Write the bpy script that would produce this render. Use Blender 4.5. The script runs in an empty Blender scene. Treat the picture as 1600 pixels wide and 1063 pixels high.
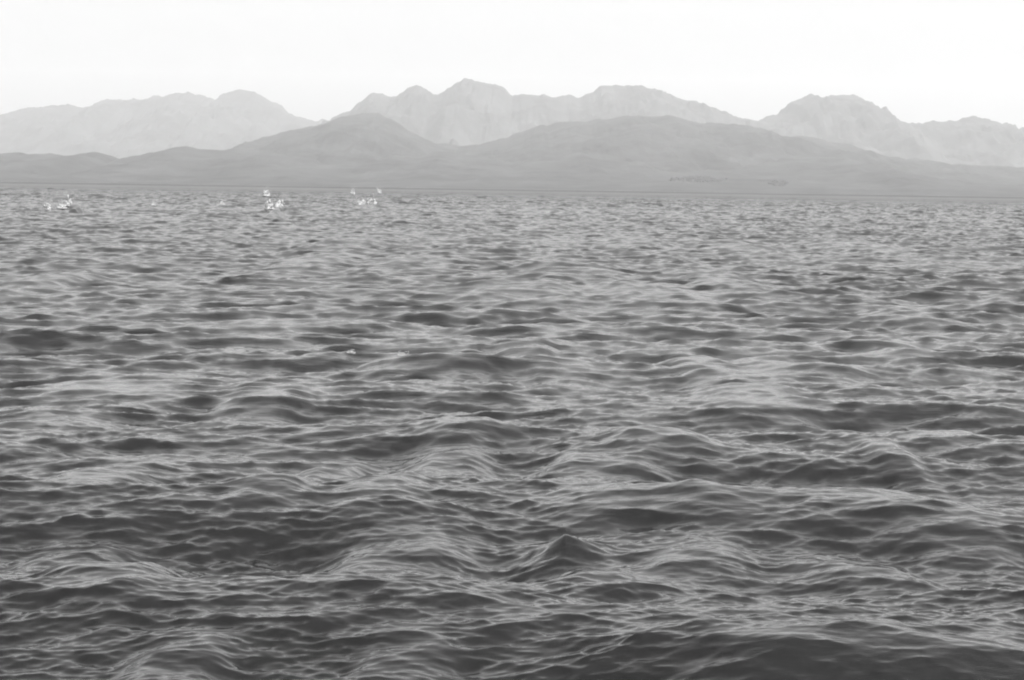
import bpy, math, random
import numpy as np
from mathutils import Matrix, Vector
R = math.radians
S = bpy.context.scene

# ------------------------------------------------------------------ camera
CAM_H = 4.0
HFOV = 28.0
PITCH = -4.242
ROLL = 0.86
cam_d = bpy.data.cameras.new('camera')
cam = bpy.data.objects.new('camera', cam_d)
S.collection.objects.link(cam)
S.camera = cam
cam_d.sensor_width = 36
cam_d.lens = 18 / math.tan(R(HFOV / 2))
cam_d.clip_start = 0.1
cam_d.clip_end = 120000
CM = Matrix.Rotation(R(90 + PITCH), 3, 'X') @ Matrix.Rotation(R(ROLL), 3, 'Z')
M4 = CM.to_4x4()
M4.translation = (0, 0, CAM_H)
cam.matrix_world = M4

# ------------------------------------------------------------------ sky, sun, exposure
SUN_EL, SUN_AZ = 54.0, 140.0        # azimuth clockwise from the view direction (+Y)
W = bpy.data.worlds.new('World')
S.world = W
W.use_nodes = True
nt = W.node_tree
nt.nodes.clear()
sky = nt.nodes.new('ShaderNodeTexSky')
sky.sky_type = 'NISHITA'
sky.sun_disc = False
sky.sun_elevation = R(SUN_EL)
sky.sun_rotation = R(SUN_AZ)
sky.air_density = 1.0
sky.dust_density = 6.0
sky.ozone_density = 1.0
bw = nt.nodes.new('ShaderNodeRGBToBW')      # the place as black-and-white film saw it
bg = nt.nodes.new('ShaderNodeBackground')
wo = nt.nodes.new('ShaderNodeOutputWorld')
nt.links.new(sky.outputs[0], bw.inputs[0])
nt.links.new(bw.outputs[0], bg.inputs[0])
bg.inputs[1].default_value = 0.15
nt.links.new(bg.outputs[0], wo.inputs[0])
sun_d = bpy.data.lights.new('sun', 'SUN')
sun_d.energy = 1.0
sun_d.angle = R(12)
sun_d.color = (1.0, 1.0, 1.0)
sun = bpy.data.objects.new('sun', sun_d)
S.collection.objects.link(sun)
sd = Vector((math.sin(R(SUN_AZ)) * math.cos(R(SUN_EL)), math.cos(R(SUN_AZ)) * math.cos(R(SUN_EL)), math.sin(R(SUN_EL))))
sun.rotation_euler = sd.to_track_quat('Z', 'Y').to_euler()
S.view_settings.view_transform = 'Standard'
S.view_settings.look = 'None'
S.view_settings.gamma = 1
S.view_settings.exposure = 1.54
S.cycles.volume_bounces = 2
S.cycles.max_bounces = 6
S.cycles.filter_width = 2.1

# ------------------------------------------------------------------ helpers
def ray(px, py):
    """direction through a point of the 1600 x 1063 photograph"""
    f = 800 / math.tan(R(HFOV / 2))
    return CM @ Vector(((px - 800) / f, (531.5 - py) / f, -1))

def on_sea(px, py):
    d = ray(px, py)
    t = -CAM_H / d.z
    return d.x * t, d.y * t

def mat(name, rough=0.9, spec=0.2):
    m = bpy.data.materials.new(name)
    m.use_nodes = True
    b = m.node_tree.nodes['Principled BSDF']
    b.inputs['Roughness'].default_value = rough
    b.inputs['Specular IOR Level'].default_value = spec
    return m, m.node_tree, b

def grid_mesh(name, V, nu, nv, m, closed_u=False):
    """V: (nv*nu,3) rows of nu vertices"""
    me = bpy.data.meshes.new(name)
    n = nu * nv
    iu = np.arange(nu if closed_u else nu - 1)
    iv = np.arange(nv - 1)
    A = (iv[:, None] * nu + iu[None, :])
    B = (iv[:, None] * nu + ((iu + 1) % nu)[None, :])
    q = np.stack([A, B, B + nu, A + nu], -1).reshape(-1, 4).astype(np.int32)
    me.vertices.add(n)
    me.vertices.foreach_set('co', V.astype(np.float32).ravel())
    me.loops.add(q.size)
    me.loops.foreach_set('vertex_index', q.ravel())
    me.polygons.add(len(q))
    me.polygons.foreach_set('loop_start', np.arange(0, q.size, 4, dtype=np.int32))
    me.polygons.foreach_set('use_smooth', np.ones(len(q), dtype=bool))
    me.update(calc_edges=True)
    me.validate()
    me.materials.append(m)
    o = bpy.data.objects.new(name, me)
    S.collection.objects.link(o)
    return o

def smooth(a, b, x):
    t = np.clip((x - a) / (b - a), 0, 1)
    return t * t * (3 - 2 * t)

# value noise on arrays
_rs = np.random.RandomState(11)
_T = _rs.rand(256, 256)
def vnoise(x, y):
    xi = np.floor(x).astype(int); yi = np.floor(y).astype(int)
    fx = x - xi; fy = y - yi
    fx = fx * fx * (3 - 2 * fx); fy = fy * fy * (3 - 2 * fy)
    a = _T[xi % 256, yi % 256]; b = _T[(xi + 1) % 256, yi % 256]
    c = _T[xi % 256, (yi + 1) % 256]; d = _T[(xi + 1) % 256, (yi + 1) % 256]
    return (a * (1 - fx) + b * fx) * (1 - fy) + (c * (1 - fx) + d * fx) * fy

def fbm(x, y, o=5, ridged=False):
    s = 0; a = 0.5; t = 0
    for i in range(o):
        n = vnoise(x * 2 ** i + 17.3 * i, y * 2 ** i + 5.1 * i)
        if ridged:
            n = 1 - np.abs(2 * n - 1)
        s = s + a * n; t += a; a *= 0.5
    return s / t

# ------------------------------------------------------------------ the sea
water, wt, wb = mat('sea_water', 0.07, 0.5)
wb.inputs['Base Color'].default_value = (0.005, 0.005, 0.005, 1)
wb.inputs['IOR'].default_value = 1.333
tc = wt.nodes.new('ShaderNodeTexCoord')
mp = wt.nodes.new('ShaderNodeMapping')
mp.inputs['Scale'].default_value = (0.5, 2.0, 1.0)
mp.inputs['Rotation'].default_value = (0, 0, R(-10))
nz = wt.nodes.new('ShaderNodeTexNoise')
nz.inputs['Scale'].default_value = 4.5
nz.inputs['Detail'].default_value = 3
bp = wt.nodes.new('ShaderNodeBump')
bp.inputs['Strength'].default_value = 0.25
bp.inputs['Distance'].default_value = 0.035
wt.links.new(tc.outputs['Object'], mp.inputs[0])
wt.links.new(mp.outputs[0], nz.inputs['Vector'])
wt.links.new(nz.outputs[0], bp.inputs['Height'])
wt.links.new(bp.outputs[0], wb.inputs['Normal'])

AMP = 0.043          # spectral level
def tile(L, N, lmin, lmax, seed, lp=6.5, spread=11, amp=1.0):
    rs = np.random.RandomState(seed)
    k1 = np.fft.fftfreq(N, L / N) * 2 * math.pi
    kx, ky = np.meshgrid(k1, k1, indexing='ij')
    k = np.hypot(kx, ky); k[0, 0] = 1
    kp = 2 * math.pi / lp
    th = np.arctan2(ky, kx)
    def lobe(deg, s):
        return np.abs(np.cos((th - R(deg)) / 2)) ** (2 * s)
    # two wave trains crossing: one from the far left, one from the far right
    lam = 2 * math.pi / k
    spread = spread * (1 + 1.0 * (1 - smooth(0.7, 2.0, lam)))       # the short waves run in longer lines
    D = 1.0 * lobe(-69, spread) + 0.6 * lobe(-108, spread) + 0.012
    P = np.exp(-1.1 * (kp / k) ** 2) / k ** 3.6 * D
    lam = 2 * math.pi / k
    P = P * smooth(lmin * 0.8, lmin * 1.2, lam) * (1 - smooth(lmax * 0.8, lmax * 1.2, lam))
    P = P * (1 - 0.35 * smooth(0.8, 1.4, lam) * (1 - smooth(3.6, 5.5, lam)))
    P = P * (0.8 + 0.2 * smooth(0.4, 1.3, lam))
    P[0, 0] = 0
    dk = 2 * math.pi / L
    h = (rs.normal(size=(N, N)) + 1j * rs.normal(size=(N, N))) * np.sqrt(P) * dk * AMP * amp * np.sqrt(spread / 5)
    Hk = h * N * N
    hz = np.fft.ifft2(Hk).real
    dx = np.fft.ifft2(1j * kx / k * Hk).real
    dy = np.fft.ifft2(1j * ky / k * Hk).real
    # the real part halves the directionality only in sign, the crests keep their lines
    return L, N, hz.astype(np.float32), dx.astype(np.float32), dy.astype(np.float32)

def sample(T, x, y, rot, chop):
    L, N, hz, dx, dy = T
    c, s = math.cos(R(rot)), math.sin(R(rot))
    u = ((c * x + s * y) / L * N) % N
    v = ((-s * x + c * y) / L * N) % N
    i = np.floor(u).astype(np.int32); j = np.floor(v).astype(np.int32)
    fu = (u - i).astype(np.float32); fv = (v - j).astype(np.float32)
    i %= N; j %= N
    i1 = (i + 1) % N; j1 = (j + 1) % N
    def bl(A):
        return (A[i, j] * (1 - fu) + A[i1, j] * fu) * (1 - fv) + (A[i, j1] * (1 - fu) + A[i1, j1] * fu) * fv
    z = bl(hz); a = bl(dx) * chop; b = bl(dy) * chop
    return z, c * a - s * b, s * a + c * b

az_d = np.linspace(-18.5, 18.5, 1400)
az_o = np.linspace(18.5, 341.5, 160)[1:-1]
az = np.radians(np.concatenate([az_d, az_o]))
rr = [0.3, 1, 2, 3, 4, 5, 6, 7, 8, 9, 10, 11]
while rr[-1] < 26000:
    r = rr[-1]
    if r < 300:
        d = min(r * r / 8200 * 0.75, 0.12 + 0.0022 * r)
        d = max(d, 0.0125)
    elif r < 1500:
        d = 0.003 * r
    elif r < 4000:
        d = 0.006 * r
    elif r < 8000:
        d = 0.012 * r
    else:
        d = 0.08 * r
    rr.append(r + d)
rr = np.array(rr)
NU, NV = len(az), len(rr)
X = (rr[:, None] * np.sin(az)[None, :]).ravel()
Y = (rr[:, None] * np.cos(az)[None, :]).ravel()
RAD = np.repeat(rr, NU)
T1 = tile(83.0, 1024, 0.45, 40, 5)
T2 = tile(13.1, 512, 0.10, 0.45, 8, spread=7, amp=1.1)
T3 = tile(409.0, 1024, 2.5, 60, 13, lp=11, spread=9, amp=1.25)
# slow gusts: calmer and rougher patches of water
gust = 0.75 + 0.5 * fbm(X / 19 + 40, Y / 30 + 12, 3)
z1, a1, b1 = sample(T1, X, Y, 0, 0.75)
z2, a2, b2 = sample(T2, X, Y, 0, 0.8)
f2 = (1 - smooth(30, 90, RAD)) * (0.55 + 0.9 * fbm(X / 3.1 + 9, Y / 3.1, 3))
far = 1 - smooth(9000, 14000, RAD)
z3, a3, b3 = sample(T3, X, Y, 0, 0.6)
open_sea = smooth(120, 600, RAD)
g1 = gust * far * (1 + 0.5 * open_sea)
g3 = far * open_sea * (0.7 + 0.6 * fbm(X / 90, Y / 160, 3))
g1 = g1 * (0.88 + 0.48 * smooth(24, 55, RAD))
# the long low swell rolling in towards the boat
wob = 2.6 * (fbm(X / 11 + 3, Y / 24 + 7, 2) - .5) - 0.05 * X
sw = (0.125 * np.sin(2 * math.pi * (Y - 23.4) / 6.4 + wob) + 0.05 * np.sin(2 * math.pi * (Y * .93 + X * .36) / 4.1 + 1.0 + wob * 1.7))
sw = sw * (0.75 + 0.5 * fbm(X / 9 + 31, Y / 9, 2)) * (1 - .55 * smooth(26, 40, RAD)) * (1 - smooth(60, 160, RAD))
Z = z1 * g1 + z3 * g3 + sw
DX = a1 * g1 + a2 * f2 + a3 * g3
DY = b1 * g1 + b2 * f2 + b3 * g3

# single larger waves: crest line (points of the photograph laid on the sea), height, front and back run
def crest(pts, h, front, back, peak=0):
    global ZC, WC
    h, front, back = h * 1.2, front * 1.5, back * 1.5
    P = np.array([on_sea(*p) for p in pts])
    h *= 1 - .4 * float(smooth(28, 60, P[:, 1].mean()))
    o = np.argsort(P[:, 0]); P = P[o]
    xa, xb = P[0, 0], P[-1, 0]; ln = xb - xa
    pad = 0.35 * ln
    gx = np.linspace(xa - pad, xb + pad, 160)
    # the line on the ground runs nearly straight; what the photo shows bending is its height
    slope = float(np.clip((P[-1, 1] - P[0, 1]) / ln, -0.55, 0.55))
    gy = P[:, 1].mean() + slope * (gx - (xa + xb) / 2)
    m = (X > xa - pad) & (X < xb + pad) & (Y > P[:, 1].min() - 5 * front) & (Y < P[:, 1].max() + 5 * back)
    x, y = X[m], Y[m]
    fy = np.interp(x, gx, gy); sl = np.interp(x, gx, np.gradient(gy, gx))
    wv = (fbm(x / front * .7 + h * 90, y / front * .35, 3) - .5) * front * 1.6
    s = (y - fy + wv) / np.sqrt(1 + sl * sl)
    w = smooth(-.3, .3, (x - xa) / ln) * (1 - smooth(.7, 1.3, (x - xa) / ln))
    if peak:
        w = np.clip(1 - np.abs(2 * (x - xa) / ln - 1), 0, 1) ** 1.1
        w = w * w * (3 - 2 * w) * .5 + w * .5
    w = w * (.65 + .7 * fbm(x / front * .5 + h * 50, y / front * .5 + 3, 3))
    d = np.where(s < 0, -s / front, s / back)
    d = np.sqrt(d * d + .05) - .2236
    fr = np.exp(-1.15 * d ** 1.25)
    fr = fr * np.exp(-((y - fy) / (3.2 * (front + back) / 2)) ** 2)
    ZC[m] += CK * h * w * fr
    WC[m] = np.maximum(WC[m], np.clip(w * fr, 0, 1) * (0.15 if peak else 1))

CK = 0.85
ZC = np.zeros_like(Z); WC = np.zeros_like(Z)
CRESTS = [
    # the dark wave cut by the lower right edge, and its neighbours along the bottom
    ([(1060, 1062), (1640, 1012)], .19, 1.1, .6),
    ([(190, 1046), (260, 1036), (340, 1040)], .10, .5, .6),
    ([(560, 1052), (620, 1038), (700, 1046)], .10, .5, .6),
    # pointed peak in the middle
    ([(785, 872), (965, 864)], .25, .36, .42, 1),
    ([(870, 905), (990, 898)], .12, .4, .5),
    ([(900, 815), (960, 800), (1060, 795), (1140, 806)], .13, .9, .8),
    # broad dark faces left of it
    ([(520, 870), (580, 845), (640, 845), (720, 868)], .22, 1.0, 1.0),
    ([(370, 790), (420, 765), (480, 768)], .16, .8, .9),
    ([(540, 790), (600, 772), (650, 780)], .13, .7, .9),
    ([(480, 745), (530, 725), (560, 742)], .12, .7, .8),
    ([(80, 920), (140, 897), (200, 893), (250, 930)], .17, .8, .8),
    ([(20, 885), (100, 875), (180, 868)], .12, .7, .8),
    ([(60, 762), (130, 744), (230, 748)], .13, 1.0, 1.2),
    # centre
    ([(640, 740), (690, 716), (760, 714)], .16, 1.0, 1.1),
    ([(660, 690), (730, 670), (790, 690)], .14, 1.1, 1.2),
    ([(860, 760), (925, 722), (990, 736), (1040, 758)], .18, 1.0, 1.0),
    ([(960, 694), (1010, 684), (1060, 700), (1110, 715)], .20, 1.2, 1.2),
    ([(1340, 705), (1385, 712), (1440, 735)], .13, 1.0, 1.0),
    ([(1400, 690), (1480, 682), (1550, 695)], .12, 1.1, 1.2),
    ([(1270, 800), (1330, 780), (1400, 782), (1470, 800)], .15, .9, 1.0),
    ([(1060, 812), (1130, 800), (1230, 780)], .12, .8, .9),
    ([(1400, 850), (1480, 840), (1570, 850)], .12, .8, .9),
    ([(990, 900), (1060, 885), (1150, 880)], .12, .7, .8),
    ([(1260, 890), (1340, 885), (1430, 900)], .10, .6, .8),
    # mid distance
    ([(340, 640), (400, 625), (470, 632)], .17, 1.6, 1.8),
    ([(80, 608), (150, 598), (240, 602), (300, 612)], .16, 1.8, 2.0),
    ([(0, 668), (60, 662), (150, 668)], .13, 1.3, 1.5),
    ([(590, 575), (680, 568), (760, 584)], .22, 2.2, 2.4),
    ([(780, 562), (815, 548), (860, 560)], .24, 2.2, 2.2),
    ([(830, 572), (880, 568), (920, 575)], .16, 2.0, 2.2),
    ([(1050, 568), (1090, 575), (1150, 588)], .20, 2.2, 2.2),
    ([(1170, 582), (1260, 586), (1340, 592)], .20, 2.2, 2.4),
    ([(1360, 552), (1405, 544), (1450, 552)], .22, 2.6, 2.6),
    ([(1380, 502), (1430, 494), (1470, 502)], .26, 3.4, 3.4),
    ([(330, 515), (420, 512), (510, 518)], .22, 3.2, 3.4),
    ([(1120, 655), (1200, 650), (1290, 660)], .13, 1.4, 1.6),
    ([(1100, 625), (1150, 618), (1240, 622)], .12, 1.5, 1.7),
    ([(10, 448), (80, 440), (160, 434)], .40, 7, 7),
    ([(570, 420), (640, 412), (720, 418)], .42, 8, 8),
    ([(830, 434), (880, 426), (960, 432)], .45, 7, 7),
    ([(1080, 444), (1120, 436), (1165, 442)], .45, 7, 7),
    ([(730, 466), (800, 458), (890, 462)], .42, 6, 6),
    ([(960, 466), (1040, 460), (1100, 466)], .38, 6, 6),
    ([(450, 412), (500, 406), (545, 410)], .4, 8, 8),
    ([(500, 384), (560, 378), (600, 382)], .5, 11, 11),
    ([(950, 382), (1000, 377), (1050, 384)], .5, 11, 11),
    ([(1090, 386), (1150, 380), (1190, 388)], .5, 11, 11),
    ([(1290, 388), (1370, 384), (1430, 394)], .5, 11, 11),
    ([(82, 316), (102, 317)], 1.6, 3, 3),
    ([(112, 334), (126, 334)], 1.3, 2.5, 2.5),
    ([(424, 338), (440, 338)], 1.3, 2.5, 2.5),
]
for c in CRESTS:
    crest(*c)
Z = Z * (1 - .35 * WC) + z2 * f2 * (1 - .6 * WC) + ZC
print('sea rms', z1.std(), z2.std())
V = np.stack([X + DX, Y + DY, Z], -1)
V[:NU, 2] = 0
sea = grid_mesh('water', V, NU, NV, water, closed_u=True)
sea['kind'] = 'structure'
# ripples finer than the mesh can carry count as surface roughness
ra = sea.data.attributes.new('ripple', 'FLOAT', 'POINT')
ra.data.foreach_set('value', (0.08 + 0.08 * smooth(25, 90, RAD) + 0.17 * smooth(200, 1500, RAD) + 0.25 * smooth(1800, 3600, RAD)).astype(np.float32))
at = wt.nodes.new('ShaderNodeAttribute')
at.attribute_name = 'ripple'
wt.links.new(at.outputs['Fac'], wb.inputs['Roughness'])

# ------------------------------------------------------------------ the ranges beyond the water
def rock_material(name, lo, hi, scale):
    m, t, b = mat(name, 0.95, 0.1)
    tc = t.nodes.new('ShaderNodeTexCoord')
    n1 = t.nodes.new('ShaderNodeTexNoise')
    n1.inputs['Scale'].default_value = scale
    n1.inputs['Detail'].default_value = 8
    n1.inputs['Roughness'].default_value = 0.65
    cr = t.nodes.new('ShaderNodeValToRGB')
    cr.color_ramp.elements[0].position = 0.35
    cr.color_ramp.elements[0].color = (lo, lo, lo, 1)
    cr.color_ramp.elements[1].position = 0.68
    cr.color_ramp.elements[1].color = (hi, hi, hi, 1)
    bm = t.nodes.new('ShaderNodeBump')
    bm.inputs['Distance'].default_value = 30
    bm.inputs['Strength'].default_value = 0.6
    t.links.new(tc.outputs['Object'], n1.inputs['Vector'])
    t.links.new(n1.outputs[0], cr.inputs[0])
    t.links.new(cr.outputs[0], b.inputs['Base Color'])
    t.links.new(n1.outputs[0], bm.inputs['Height'])
    t.links.new(bm.outputs[0], b.inputs['Normal'])
    return m

RIDGES = {}
def mountain_range(name, D, sil, front, back, material, seed, rough=0.2, nu=1400, nv=170, margin=(0, 0), jag=6.0):
    pts = []
    for px, py in sil:
        d = ray(px, py); t = D / d.y
        pts.append((d.x * t, d.z * t + CAM_H))
    pts = np.array(pts)
    x0, x1 = pts[0, 0] - margin[0], pts[-1, 0] + margin[1]
    xs = np.linspace(x0, x1, nu)
    prof = np.interp(xs, pts[:, 0], pts[:, 1])
    # beyond the photographed stretch the range carries on and falls away
    prof = np.where(xs < pts[0, 0], pts[0, 1] * (1 - smooth(0, max(margin[0], 1), pts[0, 0] - xs)), prof)
    prof = np.where(xs > pts[-1, 0], pts[-1, 1] * (1 - smooth(0, max(margin[1], 1), xs - pts[-1, 0])), prof)
    ker = np.array([0, 1, 2, 1, 0.]); ker /= ker.sum()
    prof = np.convolve(np.pad(prof, 2, 'edge'), ker, 'valid')
    prof = prof + jag * ((fbm(xs / 170 + seed, xs * 0 + seed, 4, ridged=True) - .55) * 2 + (fbm(xs / 60 + seed, xs * 0 + seed, 3) - .5) * 1.1) * np.minimum(1, prof / 60)
    v = np.linspace(-1, 1, nv)
    ys = np.where(v < 0, v * front, v * back)
    xx, vv = np.meshgrid(xs, v)
    _, yy = np.meshgrid(xs, ys)
    hh = np.tile(prof, (nv, 1))
    av = np.abs(vv)
    g = (1 - av) ** 1.25
    # spurs and gullies running down from the ridge
    wx = xx / 420 + 0.9 * fbm(xx / 700 + seed, yy / 700, 3)
    sp = fbm(wx + seed, yy / 1500 + seed * 2, 5, ridged=True) - 0.5
    fine = fbm(xx / 160 + seed, yy / 160, 5, ridged=True) - 0.5
    amp = hh * rough * np.sin(math.pi * np.clip(av, 0, 1) ** .8) 
    z = hh * g + amp * (sp * 1.6 + fine * .5)
    # keep the photographed skyline: nothing in front stands above the sight line to the ridge
    yw = D + yy
    lim = CAM_H + (hh - CAM_H) * yw / D - hh * 0.02 * (av > 0)
    z = np.minimum(z, np.where(vv < 0, lim, 1e9))
    z = np.where(av >= 0.999, -12, np.maximum(z, -12 + 10 * (1 - av)))
    # world x widens with distance so the skyline keeps its bearing
    V = np.stack([xx, yw, z], -1).reshape(-1, 3)
    o = grid_mesh(name, V, nu, nv, material)
    o['kind'] = 'structure'
    RIDGES[name] = (xs, ys + D, z)
    return o

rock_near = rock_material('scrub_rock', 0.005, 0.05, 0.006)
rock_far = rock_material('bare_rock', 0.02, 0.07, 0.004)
FAR_L = [(-60, 196), (0, 192), (35, 172), (60, 167), (100, 165), (150, 166), (165, 158), (185, 156), (220, 157), (240, 148),
         (280, 144), (310, 146), (325, 152), (340, 156), (346, 143), (395, 142), (410, 152), (422, 157), (440, 162),
         (453, 179), (480, 187), (520, 190), (560, 196), (620, 200), (700, 215), (760, 240)]
FAR_C = [(470, 225), (500, 200), (535, 175), (560, 157), (580, 146), (600, 150), (620, 150), (635, 139), (650, 132), (665, 140),
         (677, 149), (695, 143), (715, 128), (725, 122), (737, 126), (755, 130), (790, 137), (800, 146), (850, 150),
         (880, 153), (890, 149), (905, 153), (925, 144), (945, 134), (965, 131), (1000, 134), (1030, 143), (1060, 149),
         (1090, 158), (1110, 171), (1140, 184), (1190, 189), (1205, 181), (1228, 172), (1236, 159), (1268, 148),
         (1282, 150), (1290, 153), (1310, 150), (1335, 146), (1352, 160), (1380, 180), (1400, 191), (1440, 193),
         (1480, 192), (1503, 187), (1520, 178), (1545, 189), (1562, 199), (1600, 203), (1660, 215)]
MID = [(330, 250), (380, 232), (430, 210), (480, 196), (530, 183), (560, 177), (590, 176), (615, 187), (645, 207), (680, 223),
       (715, 229), (745, 228), (785, 216), (830, 200), (880, 189), (940, 186), (1000, 181), (1050, 183), (1100, 189),
       (1150, 193), (1190, 201), (1230, 215), (1270, 212), (1310, 222), (1350, 236), (1400, 248), (1450, 250), (1520, 256), (1600, 268), (1660, 275)]
LOWER = [(-60, 246), (0, 243), (30, 239), (60, 240), (100, 243), (150, 237), (168, 240), (185, 250), (205, 259), (225, 250),
        (245, 238), (290, 231), (340, 231), (400, 233), (450, 236), (500, 240), (550, 250), (590, 246), (620, 240),
        (650, 246), (690, 236), (740, 240), (800, 250), (860, 244), (900, 238), (950, 246), (1010, 252), (1080, 262), (1150, 258), (1220, 250),
        (1300, 244), (1360, 258), (1440, 272), (1520, 278), (1600, 284), (1660, 286)]
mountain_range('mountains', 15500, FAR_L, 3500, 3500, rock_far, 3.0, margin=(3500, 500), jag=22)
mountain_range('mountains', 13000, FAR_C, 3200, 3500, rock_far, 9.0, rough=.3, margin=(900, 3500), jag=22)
mountain_range('mountains', 9200, MID, 2600, 2800, rock_near, 14.0, rough=.25, margin=(900, 2500), jag=13)
mountain_range('hills', 7900, LOWER, 1900, 1800, rock_near, 21.0, rough=.25, margin=(2500, 2500), jag=9)

# dark scrub growing in two patches low on the hillside, to the right
def photo_point(x, y, z):
    f = 800 / math.tan(R(HFOV / 2))
    iv = np.array(CM.transposed())
    p = np.stack([x, y, z - CAM_H], -1) @ iv.T
    return 800 + f * p[..., 0] / -p[..., 2], 531.5 - f * p[..., 1] / -p[..., 2]
scrub, s_t, s_b = mat('scrub', 0.9, 0.1)
s_n = s_t.nodes.new('ShaderNodeTexNoise'); s_n.inputs['Scale'].default_value = 0.05
s_r = s_t.nodes.new('ShaderNodeValToRGB')
s_r.color_ramp.elements[0].color = (0.006, 0.006, 0.006, 1)
s_r.color_ramp.elements[1].color = (0.035, 0.035, 0.035, 1)
s_c = s_t.nodes.new('ShaderNodeTexCoord')
s_t.links.new(s_c.outputs['Object'], s_n.inputs['Vector'])
s_t.links.new(s_n.outputs[0], s_r.inputs[0]); s_t.links.new(s_r.outputs[0], s_b.inputs['Base Color'])
def thicket(cx, cy, rx, ry, seed):
    """bushes as small rough mounds standing on the hill's own surface"""
    xs, ys, z = RIDGES['hills']
    xx, yy = np.meshgrid(xs, ys)
    px, py = photo_point(xx, yy, z)
    ok = (yy < 7800) & (z > 1) & (((px - cx) / rx) ** 2 + ((py - cy) / ry) ** 2 < 1)
    rnd = random.Random(seed)
    rs = np.random.RandomState(seed)
    ok &= rs.rand(*ok.shape) < np.exp(-3 * ((px - cx) / rx) ** 2)
    idx = np.argwhere(ok)
    bm = bmesh.new()
    for _ in range(int(rx * 7)):
        i, j = idx[rnd.randrange(len(idx))]
        r = rnd.uniform(2.5, 6)
        blob(bm, rnd, (xx[i, j] + rnd.uniform(-8, 8), yy[i, j] + rnd.uniform(-8, 8), z[i, j] + r * .3), (r, r, r * .75), 1)
    o = link_bm('scrub_patch', bm, scrub)
    o['kind'] = 'stuff'
THICKETS = [(1090, 281, 44, 4, 1), (1218, 287, 17, 4, 2)]

# ------------------------------------------------------------------ the air between
hm = bpy.data.materials.new('haze')
hm.use_nodes = True
hn = hm.node_tree
hn.nodes.clear()
ho = hn.nodes.new('ShaderNodeOutputMaterial')
hv = hn.nodes.new('ShaderNodeVolumePrincipled')
hv.inputs['Color'].default_value = (0.95, 0.95, 0.95, 1)
hv.inputs['Density'].default_value = 5.8e-5
hv.inputs['Anisotropy'].default_value = 0.2
hn.links.new(hv.outputs[0], ho.inputs['Volume'])
me = bpy.data.meshes.new('haze')
x0, x1, y0, y1, zb, zt = -28000, 28000, -28000, 28000, -16, 1500
vs = [(x, y, z) for z in (zb, zt) for y in (y0, y1) for x in (x0, x1)]
me.from_pydata(vs, [], [(0, 2, 3, 1), (4, 5, 7, 6), (0, 1, 5, 4), (2, 6, 7, 3), (0, 4, 6, 2), (1, 3, 7, 5)])
me.materials.append(hm)
hz = bpy.data.objects.new('haze', me)
S.collection.objects.link(hz)
hz['kind'] = 'stuff'

# ------------------------------------------------------------------ white water
foam, ft, fb = mat('foam', 0.8, 0.3)
fb.inputs['Base Color'].default_value = (0.30, 0.30, 0.30, 1)
fb.inputs['Subsurface Weight'].default_value = 0.0
import bmesh
Zg = Z.reshape(NV, NU)
def sea_height(x, y):
    r = math.hypot(x, y); a = math.degrees(math.atan2(x, y))
    i = int(np.argmin(np.abs(rr - r))); j = int(np.argmin(np.abs(az_d - a)))
    return float(Zg[max(0, i - 1):i + 2, max(0, j - 2):j + 3].max())

def blob(bm, rnd, c, r, sub=2):
    g = bmesh.ops.create_icosphere(bm, subdivisions=sub, radius=1)
    ph = [rnd.uniform(0, 6.28) for _ in range(6)]
    for v in g['verts']:
        p = v.co.copy()
        k = 1 + .22 * math.sin(3.1 * p.x + ph[0]) + .2 * math.sin(4.3 * p.y + ph[1]) + .2 * math.sin(5.2 * p.z + ph[2]) + .1 * math.sin(9 * p.x + ph[3]) * math.sin(8 * p.z + ph[4])
        v.co = Vector((c[0] + p.x * r[0] * k, c[1] + p.y * r[1] * k, c[2] + p.z * r[2] * k))

def link_bm(name, bm, m, parent=None):
    me = bpy.data.meshes.new(name)
    for f in bm.faces: f.smooth = True
    bm.to_mesh(me); bm.free()
    me.materials.append(m)
    o = bpy.data.objects.new(name, me)
    S.collection.objects.link(o)
    if parent: o.parent = parent
    return o

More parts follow.
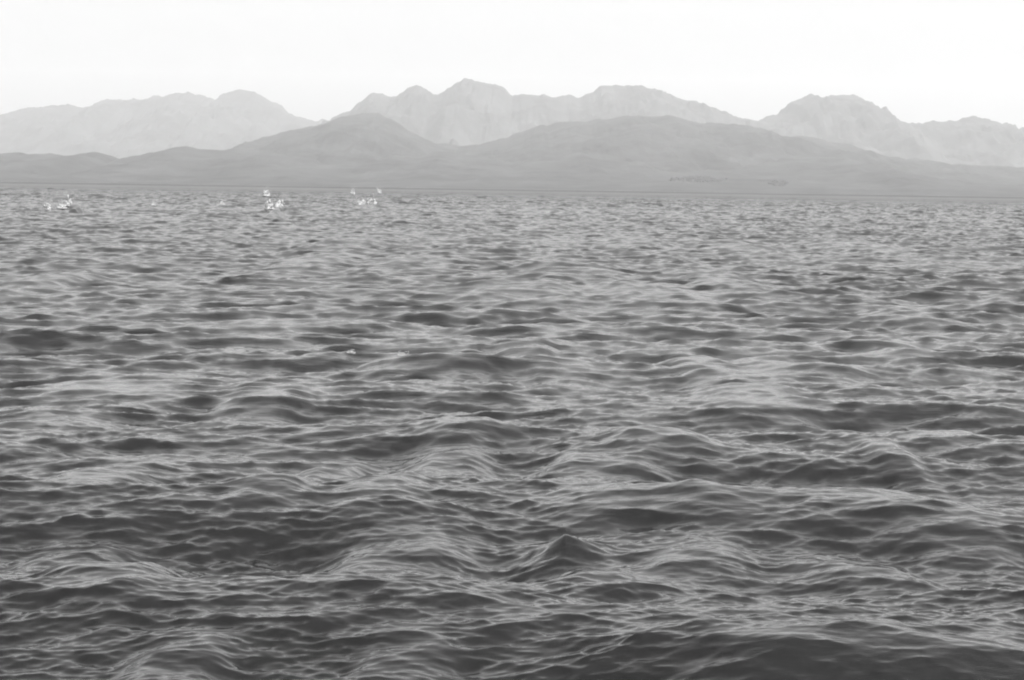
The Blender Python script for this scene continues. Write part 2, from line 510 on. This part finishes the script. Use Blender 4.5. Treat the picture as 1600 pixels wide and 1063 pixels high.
def splash(px, py, wpx, hpx, label, lean, seed, name='splash', group='white splashes near the horizon'):
    """px, py: middle of its foot in the photograph; size in the same pixels"""
    rnd = random.Random(seed)
    x, y = on_sea(px, py)
    u = math.hypot(x, y) / (800 / math.tan(R(HFOV / 2)))
    w, h = wpx * u * 1.2, hpx * u * 1.2
    z = sea_height(x, y) - min(0.12, h * .2)
    e = bpy.data.objects.new(name, None)
    S.collection.objects.link(e)
    e.location = (x, y, z)
    e['label'] = label; e['category'] = name.replace('_', ' '); e['group'] = group
    bm = bmesh.new()                      # the torn white crest
    n = 16
    for i in range(n):
        t = rnd.uniform(-1, 1); q = rnd.random() ** 1.4
        s = (1 - abs(t) * .45)
        blob(bm, rnd, (t * w * .40 + lean * q * w * .35, rnd.uniform(-.3, .3) * w, h * (.12 + .68 * q * s)),
             (w * rnd.uniform(.07, .15), w * rnd.uniform(.07, .15), h * rnd.uniform(.07, .15)))
    blob(bm, rnd, (0, 0, h * .12), (w * .5, w * .42, h * .2))
    blob(bm, rnd, (lean * w * .1, 0, h * .3), (w * .22, w * .2, h * .24))
    link_bm("foam_crest", bm, foam, e)["kind"] = "stuff"
    bm = bmesh.new()                      # drops thrown off it
    for i in range(46):
        a = rnd.uniform(0, 6.28); q = rnd.random()
        rr_ = w * (.25 + .5 * rnd.random())
        blob(bm, rnd, (math.cos(a) * rr_ + lean * q * w * .4, math.sin(a) * rr_ * .8, h * (.15 + q * 1.0)),
             (w * rnd.uniform(.015, .05),) * 3, 1)
    link_bm('spray', bm, foam, e)['kind'] = 'stuff'
    return e

for k, a in enumerate([
    (74, 329, 10, 12, 'low white splash at the far left, leftmost of all the splashes', 0),
    (97, 328, 13, 11, 'wide white splash, middle one of the far left trio', .3),
    (108, 325, 9, 17, 'tall thin white splash, rightmost of the far left trio', -.3),
    (415, 309, 11, 12, 'white splash farthest away in the middle trio, left of the others', .2),
    (421, 330, 11, 16, 'brightest white splash, nearest one of the middle trio', -.2),
    (436, 326, 11, 20, 'tall white splash at the right of the middle trio', .2),
    (551, 306, 6, 13, 'thin faint splash at the left end of the right hand row', 0),
    (563, 321, 13, 10, 'low wide white splash, second from the left in the right hand row', .3),
    (580, 320, 12, 14, 'white splash, third from the left in the right hand row', 0),
    (592, 303, 6, 11, 'small thin splash at the right end of the right hand row', -.2),
    (345, 321, 9, 8, 'faint low splash alone, left of the middle trio of splashes', 0),
    (240, 322, 6, 8, 'faint small splash standing alone between the far left and middle groups', .2),
]):
    splash(a[0], a[1], a[2], a[3], a[4], a[5], 100 + k)

for t_ in THICKETS:
    thicket(*t_)

FG = 'foam flecks on the middle waves'
splash(548, 565, 10, 5, 'tiny bright white foam fleck on a pale wave, left one of two', 0, 201, 'foam_fleck', FG)
splash(628, 575, 13, 5, 'tiny greyish foam fleck beside a dark wave face, right one of two', .2, 202, 'foam_fleck', FG)
